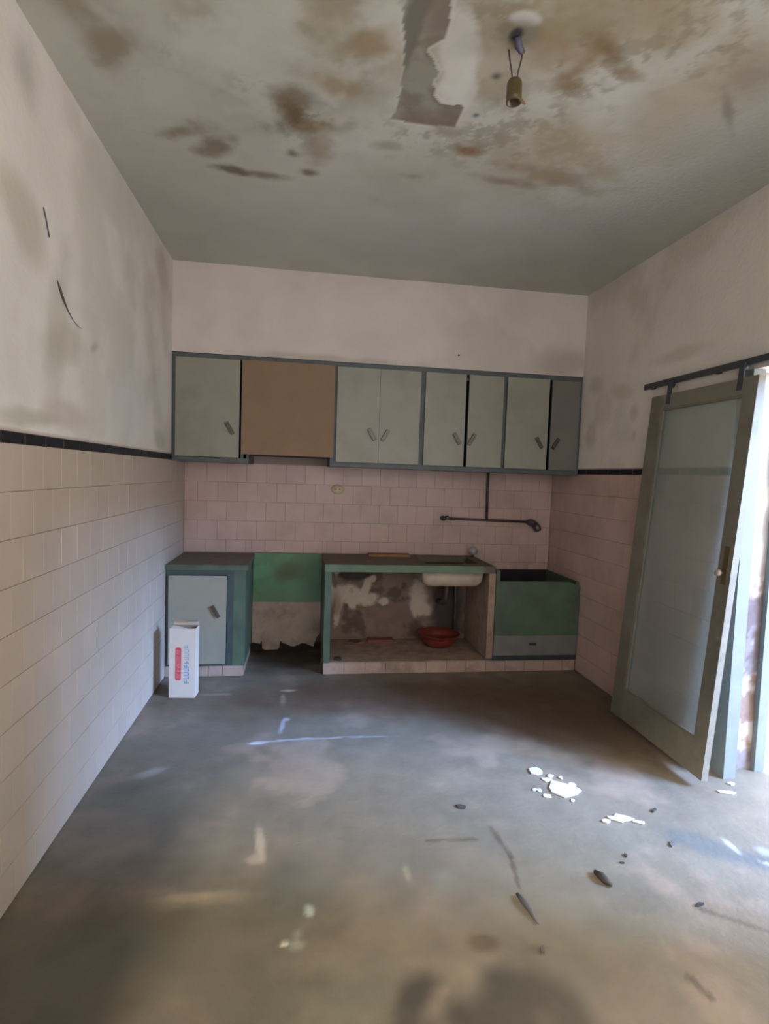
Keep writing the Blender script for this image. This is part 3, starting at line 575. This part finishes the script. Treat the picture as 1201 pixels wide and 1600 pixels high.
t = thing('worktop', 'cement worktop with a chipped green front over the open sink unit', 'worktop', (0.84, YC, 0.777))
hx0, hx1, hy0, hy1 = 0.965, 1.405, 4.27, 4.64
obj('slab', B((0.181, hx0, YC - 0.004, YB - 0.009, 0.7775, 0.828), (hx1, 1.492, YC - 0.004, YB - 0.009, 0.7775, 0.828), (hx0, hx1, YC - 0.004, hy0, 0.7775, 0.828), (hx0, hx1, hy1, YB - 0.009, 0.7775, 0.828)), M_top, t)
obj('front_edge', B((0.181, 1.395, YC - 0.011, YC - 0.0045, 0.778, 0.832)), M_green, t, 0.002)
# the sink bowl: hangs under the worktop, its pale front shows below the edge
t = thing('sink', 'stained white stone sink hanging under the worktop', 'sink', (1.16, 4.3, 0.66))
def rbox(x0, x1, y0, y1, r, n=5):
    P = []
    for cx, cy, a0 in ((x1 - r, y1 - r, 0), (x0 + r, y1 - r, 90), (x0 + r, y0 + r, 180), (x1 - r, y0 + r, 270)):
        for k in range(n + 1):
            a = math.radians(a0 + 90 * k / n); P.append((cx + r * math.cos(a), cy + r * math.sin(a)))
    return P
def loft(sections, m, name, par, smooth=True):
    bm = bmesh.new(); rs = [[bm.verts.new((x, y, z)) for x, y in P] for P, z in sections]
    for a, b in zip(rs, rs[1:]):
        n = len(a)
        for k in range(n): bm.faces.new((a[k], a[(k + 1) % n], b[(k + 1) % n], b[k]))
    bm.faces.new(rs[0][::-1]); bm.faces.new(rs[-1])
    return obj(name, bm, m, par, 0, smooth)
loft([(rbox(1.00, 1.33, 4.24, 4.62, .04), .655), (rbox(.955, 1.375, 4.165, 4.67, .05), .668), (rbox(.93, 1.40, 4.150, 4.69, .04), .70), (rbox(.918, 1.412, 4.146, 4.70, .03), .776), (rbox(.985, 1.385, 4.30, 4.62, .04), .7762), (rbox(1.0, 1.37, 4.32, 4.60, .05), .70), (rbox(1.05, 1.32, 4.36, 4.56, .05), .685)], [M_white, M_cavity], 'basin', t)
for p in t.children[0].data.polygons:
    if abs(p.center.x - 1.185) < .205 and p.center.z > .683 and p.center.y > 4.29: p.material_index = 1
bm = tube(bmesh.new(), [(1.20, 4.46, 0.656), (1.20, 4.46, 0.56), (1.20, 4.47, 0.50), (1.20, 4.55, 0.46), (1.20, 4.62, 0.44), (1.20, 4.712, 0.43)], 0.022, 14)
obj('drain_pipe', bm, M_pipe, t, 0, True)
tag(obj('supply_pipe', tube(bmesh.new(), [(1.335, 4.66, 0.10), (1.335, 4.66, 0.40), (1.33, 4.66, 0.62), (1.325, 4.66, 0.655)], 0.012, 10), M_pipe, None, 0, True), 'thin dark upright pipe behind the red bowl under the sink', 'pipe')

# things on and in the sink unit
tag(obj('wooden_slat', B((0.56, 0.905, 4.58, 4.68, 0.8285, 0.849)), M_ochre, None, 0.003), 'ochre wooden slat lying along the back of the sink worktop', 'slat')
k = thing('tap_stub', 'small pale round tap stub standing at the back of the sink worktop', 'tap', (1.47, 4.66, 0.8285))
obj('stem', tube(bmesh.new(), [(1.47, 4.66, 0.8287), (1.47, 4.66, 0.85)], 0.011, 12), M_pipe, k, 0, True)
bm = bmesh.new(); bmesh.ops.create_uvsphere(bm, u_segments=18, v_segments=10, radius=0.040); bmesh.ops.scale(bm, verts=bm.verts, vec=(1, 1, .9)); bmesh.ops.translate(bm, verts=bm.verts, vec=(1.47, 4.650, 0.880))
obj('cap', bm, mat('pale_grey_metal', (170, 168, 164), 0.35, 0.1, 30, metal=.2), k, 0, True)
tag(obj('bowl', lathe([(.095, 0), (.12, .012), (.15, .06), (.172, .105), (.180, .106), (.180, .100), (.158, .104), (.142, .06), (.115, .02), (.02, .014)], (1.165, 4.545, 0.0925), 48), M_bowl, None, 0, True), 'red plastic bowl on the ledge under the sink', 'bowl')
tag(obj('broken_brick', B((0.575, 0.795, 4.60, 4.68, 0.0925, 0.122)), M_brick, None, 0.004), 'flat red brick lying at the back of the sink unit ledge', 'brick')
bm = prism([(.40, 4.585), (.47, 4.56), (.535, 4.60), (.50, 4.66), (.43, 4.66)], 0.0925, 0.112, 'z')
tag(obj('rubble_piece', bm, mat('brown_rubble', (120, 84, 70), .85, .2, 20, .3), None, 0.004), 'dark reddish rubble piece left of the flat brick', 'rubble')
bm = prism([(.265, 4.19), (.30, 4.175), (.33, 4.19), (.315, 4.215), (.28, 4.22)], 0.0925, 0.112, 'z')
tag(obj('rubble_piece', bm, M_debris, None, 0.003), 'small black lump at the front left corner of the sink unit ledge', 'rubble')

# ------------------------------------------------------------------ green trough on the right
t = thing('trough', 'dull green open topped trough with a grey bottom panel, in the right corner', 'trough', (1.85, YC, 0.092))
obj('front_panel', prism([(1.530, .292), (2.189, .292), (2.189, .682), (2.10, .716), (1.530, .716)], YC - 0.012, YC + 0.012), M_green_dull, t, 0.003)
o = obj('bottom_panel', B((1.502, 2.186, YC - 0.010, YC + 0.010, .132, .290)), M_grey, t, 0.002); o['label'] = 'grey bottom panel'
o2 = obj('notch_pull', B((1.79, 1.85, YC - 0.0135, YC - 0.0105, .212, .232)), M_debris, None, 0.002); o2.parent = o; o2.location = (0, 0, 0)
obj('base_rail', B((1.502, 2.189, YC - 0.004, YC + 0.012, .0925, .130)), M_track, t, 0.002)
obj('side_panel', B((1.5005, 1.529, YC - 0.014, YB - 0.020, .2905, .80)), M_green_dull, t, 0.003)
obj('side_panel', B((2.166, 2.190, YC + 0.0125, YB - 0.012, .0925, .712)), M_green_dull, t, 0.003)
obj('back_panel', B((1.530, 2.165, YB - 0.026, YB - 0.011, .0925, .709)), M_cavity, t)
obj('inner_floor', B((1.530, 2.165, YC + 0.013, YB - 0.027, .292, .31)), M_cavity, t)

# ------------------------------------------------------------------ fittings on the back wall
YW = YB - 0.006
t = thing('water_pipe', 'dark T shaped water pipe on the tiles under the right cupboards', 'pipe', (1.6, YW, 1.14))
obj('cross_pipe', tube(bmesh.new(), [(1.205, YW - .022, 1.152), (1.6, YW - .022, 1.145), (1.98, YW - .022, 1.136)], 0.0105, 12), M_pipe, t, 0, True)
obj('riser_pipe', tube(bmesh.new(), [(1.598, YW - .022, 1.146), (1.594, YW - .022, 1.35), (1.592, YW - .022, 1.555)], 0.0115, 12), M_pipe, t, 0, True)
bm = tube(bmesh.new(), [(1.207, YW - .002, 1.152), (1.207, YW - .05, 1.152)], 0.021, 14); tube(bm, [(1.207, YW - .05, 1.152), (1.207, YW - .068, 1.152)], 0.014, 12)
o = obj('elbow', bm, M_pipe, t, 0, True); obj('plug', tube(bmesh.new(), [(1.225, YW - .045, 1.158), (1.25, YW - .045, 1.162)], 0.016, 10), M_valve, None).parent = o
o.children[0].location = (0, 0, 0)
bm = tube(bmesh.new(), [(1.965, YW - .022, 1.138), (2.00, YW - .022, 1.132), (2.035, YW - .03, 1.122)], [.02, .033, .03], 14)
tube(bm, [(2.03, YW - .03, 1.124), (2.055, YW - .05, 1.085), (2.065, YW - .055, 1.06)], [.03, .034, .026], 14)
v_ = obj('valve', bm, M_valve, t, 0, True); v_['label'] = 'tarnished valve at the right end'
bm = tube(bmesh.new(), [(1.99, YW - .045, 1.13), (1.99, YW - .075, 1.13)], [.008, .008], 8); tube(bm, [(1.965, YW - .075, 1.14), (2.02, YW - .075, 1.118)], .008, 8)
h_ = obj('valve_lever', bm, M_valve, None, 0, True); h_.parent = v_
t = thing('wall_socket', 'small yellowed oval socket on the tiles left of the pipe', 'socket', (0.296, YW, 1.372))
bm = lathe([(.046, 0), (.048, .004), (.044, .012), (.01, .014)], n=28); bmesh.ops.scale(bm, verts=bm.verts, vec=(1.15, .82, 1)); bmesh.ops.rotate(bm, verts=bm.verts, cent=(0, 0, 0), matrix=Matrix.Rotation(math.pi / 2, 3, 'X'))
o = obj('cover', bm, M_sock, None, 0, True); o.parent = t
for dx in (-.014, .014):
    o = obj('socket_hole', tube(bmesh.new(), [(dx, -.0125, 0), (dx, -.0148, 0)], .0065, 10), M_ochre); o.parent = t
tag(obj('nail', tube(bmesh.new(), [(1.164, YF + .0, 2.439), (1.164, YF - .012, 2.441), (1.164, YF - .013, 2.441), (1.164, YF - .016, 2.441)], [.003, .003, .007, .007], 8), M_debris), 'tiny dark nail in the plaster above the wall cupboards', 'nail')

# wires on the left wall
def wall_wire(pts): return tube(bmesh.new(), pts, 0.0024, 8)
xw = XL + 0.0045
tag(obj('wire', wall_wire([(xw, 2.245, 2.418), (xw + .002, 2.26, 2.385), (xw + .001, 2.275, 2.36), (xw, 2.292, 2.332)]), M_wire, None, 0, True), 'short upper end of dark wire on the left wall plaster', 'wire')
tag(obj('wire', tube(bmesh.new(), [(xw, 2.358, 2.20), (xw + .003, 2.38, 2.172), (xw + .003, 2.405, 2.145), (xw + .002, 2.45, 2.115), (xw, 2.505, 2.09), (xw, 2.55, 2.08), (xw, 2.595, 2.077)], [.0015, .004, .004, .0018, .0013, .0013, .001], 8), M_wire, None, 0, True), 'curved lower strand of dark wire on the left wall plaster', 'wire')

# ------------------------------------------------------------------ lamp holder hanging from the ceiling
t = thing('lamp_holder', 'brown lamp holder hanging from the ceiling on two bare wires', 'lamp holder', (0.688, 1.95, 2.965))
obj('wire', tube(bmesh.new(), [(.663, 1.955, 2.978), (.668, 1.953, 2.94), (.676, 1.951, 2.90), (.680, 1.95, 2.868)], .003, 8), M_wire, t, 0, True)
obj('wire', tube(bmesh.new(), [(.709, 1.937, 2.978), (.706, 1.94, 2.94), (.698, 1.947, 2.90), (.694, 1.95, 2.868)], .003, 8), M_wire, t, 0, True)
bm = lathe([(.012, .078), (.022, .072), (.026, .06), (.026, .02), (.0265, .0), (.021, .0), (.02, .02), (.004, .022)], (.688, 1.95, 2.798), 24)
obj('socket', bm, M_brown, t, 0, True)
bm = tube(bmesh.new(), [(.697, 1.94, 2.812), (.708, 1.935, 2.80), (.722, 1.93, 2.785)], [.006, .007, .003], 8)
obj('broken_skirt', bm, mat('rusty_metal', (134, 108, 82), .6, .2, 40), t, 0, True)
tag(obj('wire_connector', tube(bmesh.new(), [(.672, 1.895, 2.974), (.682, 1.91, 2.955), (.697, 1.925, 2.95), (.709, 1.934, 2.958)], [.010, .013, .009, .006], 10), mat('blue_grey_plastic', (84, 84, 96), .5, .1, 30), None, 0, True), 'dark blue grey cable end poking out of the ceiling above the lamp holder', 'cable')

# ------------------------------------------------------------------ carton
t = thing('carton', 'tall white open carton with red and blue print, standing before the left base cupboard', 'box', (-0.742, 3.80, 0.0))
t.rotation_euler = (0, 0, math.radians(-4))
W2, D2, H = 0.083, 0.050, 0.462; q = 0.0025
def cpart(nm, bm, m, par=t):
    o = obj(nm, bm, m); o.parent = par; return o
cpart('front_wall', B((-W2, W2, -D2, -D2 + q, 0.001, H)), [M_card])
cpart('back_wall', B((-W2, W2, D2 - q, D2, 0.001, H + 0.006)), [M_card])
cpart('side_wall', B((-W2, -W2 + q, -D2 + q, D2 - q, 0.001, H)), [M_card]); cpart('side_wall', B((W2 - q, W2, -D2 + q, D2 - q, 0.001, H)), [M_card])
cpart('bottom', B((-W2 + q, W2 - q, -D2 + q, D2 - q, 0.002, 0.005)), M_cardin)
cpart('lining', B((-W2 + q, W2 - q, D2 - q - 0.001, D2 - q - 0.0002, 0.006, H), (W2 - q - 0.001, W2 - q - 0.0002, -D2 + q, D2 - q - .001, .006, H), (-W2 + q + .0002, -W2 + q + .001, -D2 + q, D2 - q - .001, .006, H)), M_cardin)
# flaps: the back one stands up and curls forward, the left one folds in
bm = bmesh.new(); n = 8; r0 = []
for i in range(n + 1):
    f = i / n; yy = D2 - q - 0.05 * f * f; zz = H + 0.004 + 0.046 * math.sin(f * 1.35)
    r0.append([bm.verts.new((xx, yy - dy, zz - 0.02 * (xx + W2) * f)) for dy in (0, .002) for xx in (-W2 + .002, W2 * 0.98)])
for a, b in zip(r0, r0[1:]):
    bm.faces.new((a[0], a[1], b[1], b[0])); bm.faces.new((a[2], b[2], b[3], a[3])); bm.faces.new((a[0], b[0], b[2], a[2])); bm.faces.new((a[1], a[3], b[3], b[1]))
bm.faces.new((r0[0][0], r0[0][2], r0[0][3], r0[0][1])); bm.faces.new((r0[-1][0], r0[-1][1], r0[-1][3], r0[-1][2]))
cpart('flap', bm, M_card)
bm = B((-W2 + .001, -W2 + .09, -D2 + .004, D2 - .012, -.001, .001)); bmesh.ops.rotate(bm, verts=bm.verts, cent=(-W2, 0, 0), matrix=Matrix.Rotation(math.radians(12), 3, 'Y')); bmesh.ops.translate(bm, verts=bm.verts, vec=(0, 0, H - .002))
cpart('flap', bm, M_card)
# print on the front: a red rounded bar with worn pale marks, and a blue upright word too worn to read
yp = -D2 - 0.0006
lab = cpart('red_label', prism([(x - 0.0, z) for x, z in rbox(-.043, -.006, .118, .338, .012)], yp, -D2 - 0.0001), M_red)
rr = random.Random(4)
bm = bmesh.new()
def addb(bm, *bx):
    g = B(*bx); me = bpy.data.meshes.new('t'); g.to_mesh(me); g.free(); bm.from_mesh(me); bpy.data.meshes.remove(me)
z = .135
while z < .32:
    hh = rr.uniform(.012, .018); k = rr.randrange(3)
    addb(bm, (-.033, -.016, yp - .0005, yp - .0001, z, z + .003))
    if k != 1: addb(bm, (-.033, -.016, yp - .0005, yp - .0001, z + hh - .004, z + hh - .001))
    if k != 2: addb(bm, (-.033, -.029, yp - .0005, yp - .0001, z + .003, z + hh - .004))
    z += hh + .005
cpart('label_marks', bm, M_redl, lab)
z = .098; i = 0
b1, b2 = bmesh.new(), bmesh.new()
while z < .352:
    hh = rr.uniform(.02, .025); bm = b1 if z < .245 else b2; k = rr.randrange(4); x0, x1 = .014, .046
    addb(bm, (x0, x1, yp, -D2 - .0001, z, z + .006))
    if k in (0, 2): addb(bm, (x0, x1, yp, -D2 - .0001, z + hh - .007, z + hh - .001))
    if k in (0, 1): addb(bm, (x0, x0 + .007, yp, -D2 - .0001, z + .006, z + hh - .007))
    if k in (1, 3): addb(bm, (x0 + .012, x0 + .019, yp, -D2 - .0001, z + .006, z + hh - .003))
    if k == 2: addb(bm, (x1 - .007, x1, yp, -D2 - .0001, z + .006, z + hh - .007))
    z += hh + .004
cpart('blue_lettering', b1, M_blue); cpart('faded_lettering', b2, M_bluegrey)

# ------------------------------------------------------------------ plaster flakes and debris on the floor
def flake(x, y, r, sq, rot, seed, label, group=None, m=M_flake, th=0.006, nm='plaster_flake', cat='flake'):
    g = random.Random(seed); n = g.randint(7, 10); P = []
    for k in range(n):
        a = 2 * math.pi * k / n + g.uniform(-.25, .25); q = r * g.uniform(.6, 1.15)
        px, py = q * math.cos(a), q * sq * math.sin(a); P.append((x + px * math.cos(rot) - py * math.sin(rot), y + px * math.sin(rot) + py * math.cos(rot)))
    return tag(obj(nm, prism(P, 0.0015, 0.0015 + th, 'z'), m, None, min(0.0015, th * .3)), label, cat, group)
flake(1.232, 2.665, .048, .85, -.3, 3, 'white plaster flake furthest from the camera in the floor cluster near the sliding door')
flake(1.300, 2.495, .085, .95, .5, 8, 'largest white plaster flake on the floor, in the cluster near the sliding door')
for i, (x, y, r, lb) in enumerate([(1.255, 2.585, .03, 'plaster chip between the two large white flakes of the floor cluster'), (1.285, 2.615, .022, 'slim plaster chip touching the far side of the largest flake'),
        (1.36, 2.525, .026, 'plaster chip at the right edge of the largest flake'), (1.175, 2.495, .02, 'plaster chip left of the largest flake, beside a tiny crumb'), (1.19, 2.445, .024, 'rounded plaster chip in front of the largest flake, to its left'),
        (1.155, 2.505, .012, 'tiny plaster crumb at the far left of the floor cluster'), (1.30, 2.40, .014, 'tiny plaster crumb straight in front of the largest flake'), (1.335, 2.60, .014, 'tiny plaster crumb behind the largest flake, to its right')]):
    flake(x, y, r, .75, i * .7, 20 + i, lb, 'plaster chips around the largest flake', th=.004)
flake(1.452, 2.248, .052, .55, -.2, 41, 'flat white plaster flake nearer the camera than the main cluster')
flake(1.515, 2.212, .035, .28, -.35, 42, 'thin pointed white plaster sliver right of the flat flake')
flake(1.372, 2.235, .02, .7, .1, 43, 'small dull plaster crumb left of the flat flake')
flake(2.105, 2.40, .045, .35, -.3, 44, 'pale plaster sliver on the floor by the foot of the sliding door')
flake(2.19, 2.47, .022, .6, .1, 45, 'tiny pale plaster crumb at the foot of the blue post')
def stick(pts, rs, label, m, nm, cat): return tag(obj(nm, tube(bmesh.new(), pts, rs, 8), m, None, 0, True), label, cat)
stick([(.806, 1.845, .009), (.813, 1.80, .014), (.822, 1.765, .010), (.827, 1.71, .006)], [.006, .010, .009, .003], 'grey blue stick lying on the floor in the foreground', M_rust, 'stick', 'stick')
stick([(1.150, 1.925, .010), (1.158, 1.895, .016), (1.163, 1.87, .014), (1.178, 1.85, .008)], [.008, .014, .013, .005], 'dark curled scrap on the floor to the right of the grey stick', M_debris, 'scrap', 'scrap')
for i, (x, y, r, lb) in enumerate([(.755, 2.395, .03, 'dark flat chip on the floor left of the white plaster cluster'), (1.29, 1.97, .01, 'tiny dark crumb on the floor beyond the dark curled scrap'),
        (1.445, 1.735, .022, 'flat dark chip on the floor right of the dark curled scrap'), (1.64, 2.29, .02, 'small dark chip on the floor before the sliding door'), (1.57, 2.06, .02, 'brownish chip on the floor left of the blue paint stain'),
        (.80, 1.61, .018, 'brown crumb on the floor nearest the camera'), (1.33, 2.01, .012, 'tiny dark crumb between the curled scrap and the blue stain')]):
    flake(x, y, r, .45, -.3 + i * .3, 60 + i, lb, None, M_debris if i not in (4, 5) else M_rust, .006, 'debris_chip', 'debris')

# ------------------------------------------------------------------ the person taking the picture, whose shadow falls into the room
def skin_body(name, joints, edges, m, parent=None, sub=2):
    names = list(joints); me = bpy.data.meshes.new(name)
    me.from_pydata([joints[n][0] for n in names], [(names.index(a), names.index(b)) for a, b in edges], [])
    o = bpy.data.objects.new(name, me); C.objects.link(o)
    o.modifiers.new('skin', 'SKIN'); o.modifiers['skin'].use_smooth_shade = True
    for n, sv in zip(names, me.skin_vertices[0].data):
        r = joints[n][1]; sv.radius = r if isinstance(r, tuple) else (r, r)
    me.skin_vertices[0].data[0].use_root = True
    sb = o.modifiers.new('sub', 'SUBSURF'); sb.levels = sb.render_levels = sub
    dg = bpy.context.evaluated_depsgraph_get(); dg.update()
    m2 = bpy.data.meshes.new_from_object(o.evaluated_get(dg)); o.modifiers.clear(); o.data = m2
    for q in m: m2.materials.append(q)
    for p in m2.polygons:
        x, y, z = p.center; p.use_smooth = True
        p.material_index = 0 if (z > 1.475 or (y > .20 and z > 1.3)) else (1 if z > .93 else (2 if z > .1 else 3))
    if parent: o.parent = parent
    return o
M_skin = mat('skin', (186, 140, 116), .5, .04, 20); M_shirt = mat('grey_shirt', (92, 92, 98), .85, .06, 20); M_trs = mat('dark_trousers', (52, 54, 64), .85, .06, 20); M_hair = mat('dark_hair', (48, 38, 32), .7, .2, 60)
pt = thing('person', 'person in grey shirt and dark trousers holding up a phone', 'person', (0.02, -0.36, 0))
J = {'pelvis': ((0, 0, .95), (.15, .11)), 'waist': ((0, .0, 1.10), (.135, .10)), 'chest': ((0, .01, 1.30), (.16, .115)), 'collar': ((0, .01, 1.43), (.10, .085)), 'neck': ((0, .02, 1.50), .055), 'jaw': ((0, .05, 1.57), (.062, .075)), 'head': ((0, .04, 1.65), (.078, .098)), 'crown': ((0, .03, 1.715), (.06, .075))}
ED = [('pelvis','waist'),('waist','chest'),('chest','collar'),('collar','neck'),('neck','jaw'),('jaw','head'),('head','crown')]
for sd, sx in (('r', 1), ('l', -1)):
    J.update({'sh'+sd: ((sx*.19, .01, 1.40), .062), 'el'+sd: ((sx*.24, .13, 1.19), .045), 'wr'+sd: ((sx*.10, .285, 1.42), .03), 'pm'+sd: ((sx*.085, .31, 1.465), (.034, .02)),
              'hip'+sd: ((sx*.10, 0, .88), .095), 'kn'+sd: ((sx*.11, .02, .49), .062), 'an'+sd: ((sx*.12, -.02, .09), .042), 'toe'+sd: ((sx*.13, .13, .04), .038)})
    ED += [('collar','sh'+sd),('sh'+sd,'el'+sd),('el'+sd,'wr'+sd),('wr'+sd,'pm'+sd),('pelvis','hip'+sd),('hip'+sd,'kn'+sd),('kn'+sd,'an'+sd),('an'+sd,'toe'+sd)]
    for k, (dx, l) in enumerate(((.022, .055), (.008, .065), (-.006, .06), (-.018, .048))):
        z0 = 1.485 + .002 * k
        J.update({f'f{sd}{k}a': ((sx*(.085 - .0) + dx*.6, .315, z0), .010), f'f{sd}{k}b': ((sx*.07 + dx, .335, z0 + l*.5), .009), f'f{sd}{k}c': ((sx*.05 + dx, .325, z0 + l*.8), .008)})
        ED += [('pm'+sd, f'f{sd}{k}a'), (f'f{sd}{k}a', f'f{sd}{k}b'), (f'f{sd}{k}b', f'f{sd}{k}c')]
    J.update({'t1'+sd: ((sx*.06, .30, 1.465), .012), 't2'+sd: ((sx*.045, .297, 1.495), .010)}); ED += [('pm'+sd, 't1'+sd), ('t1'+sd, 't2'+sd)]
body = skin_body('body', J, ED, [M_skin, M_shirt, M_trs, M_hair], pt)
hair = lathe([(.02, .115), (.06, .105), (.085, .07), (.095, .02), (.09, -.03), (.08, -.05), (.075, -.05), (.085, .0), (.05, .08), (.01, .09)], (0, .015, 1.675), 24)
o = obj('hair', hair, M_hair, None, 0, True); o.parent = pt
ph = tag(obj('phone', B((-.008, .03, -.045, -.036, 1.455, 1.495)), M_track, None, .003), 'dark phone held up by the person', 'phone')

# ------------------------------------------------------------------ outside the doorway
struct(obj('sky_block_canopy', B((2.461, 3.10, -0.6, 2.75, 2.26, 2.34)), M_out), 'added unseen canopy outside the doorway, blocks high sky')  # added out of view to keep high sky light off the threshold
struct(obj('sky_block_porch', B((XL - 0.6, 3.0, -4.0, YR - 0.151, 3.32, 3.40)), M_out), 'added unseen porch roof behind the camera, blocks high sky')  # added roof, cuts the sky light falling on the near floor
struct(obj('ground', B((2.5, 14, -6, 12, -0.16, -0.01)), M_ground))
struct(obj('courtyard_wall', B((2.47, 9.0, 6.2, 6.45, -0.01, 2.6)), M_out), 'bright courtyard wall seen through the doorway')
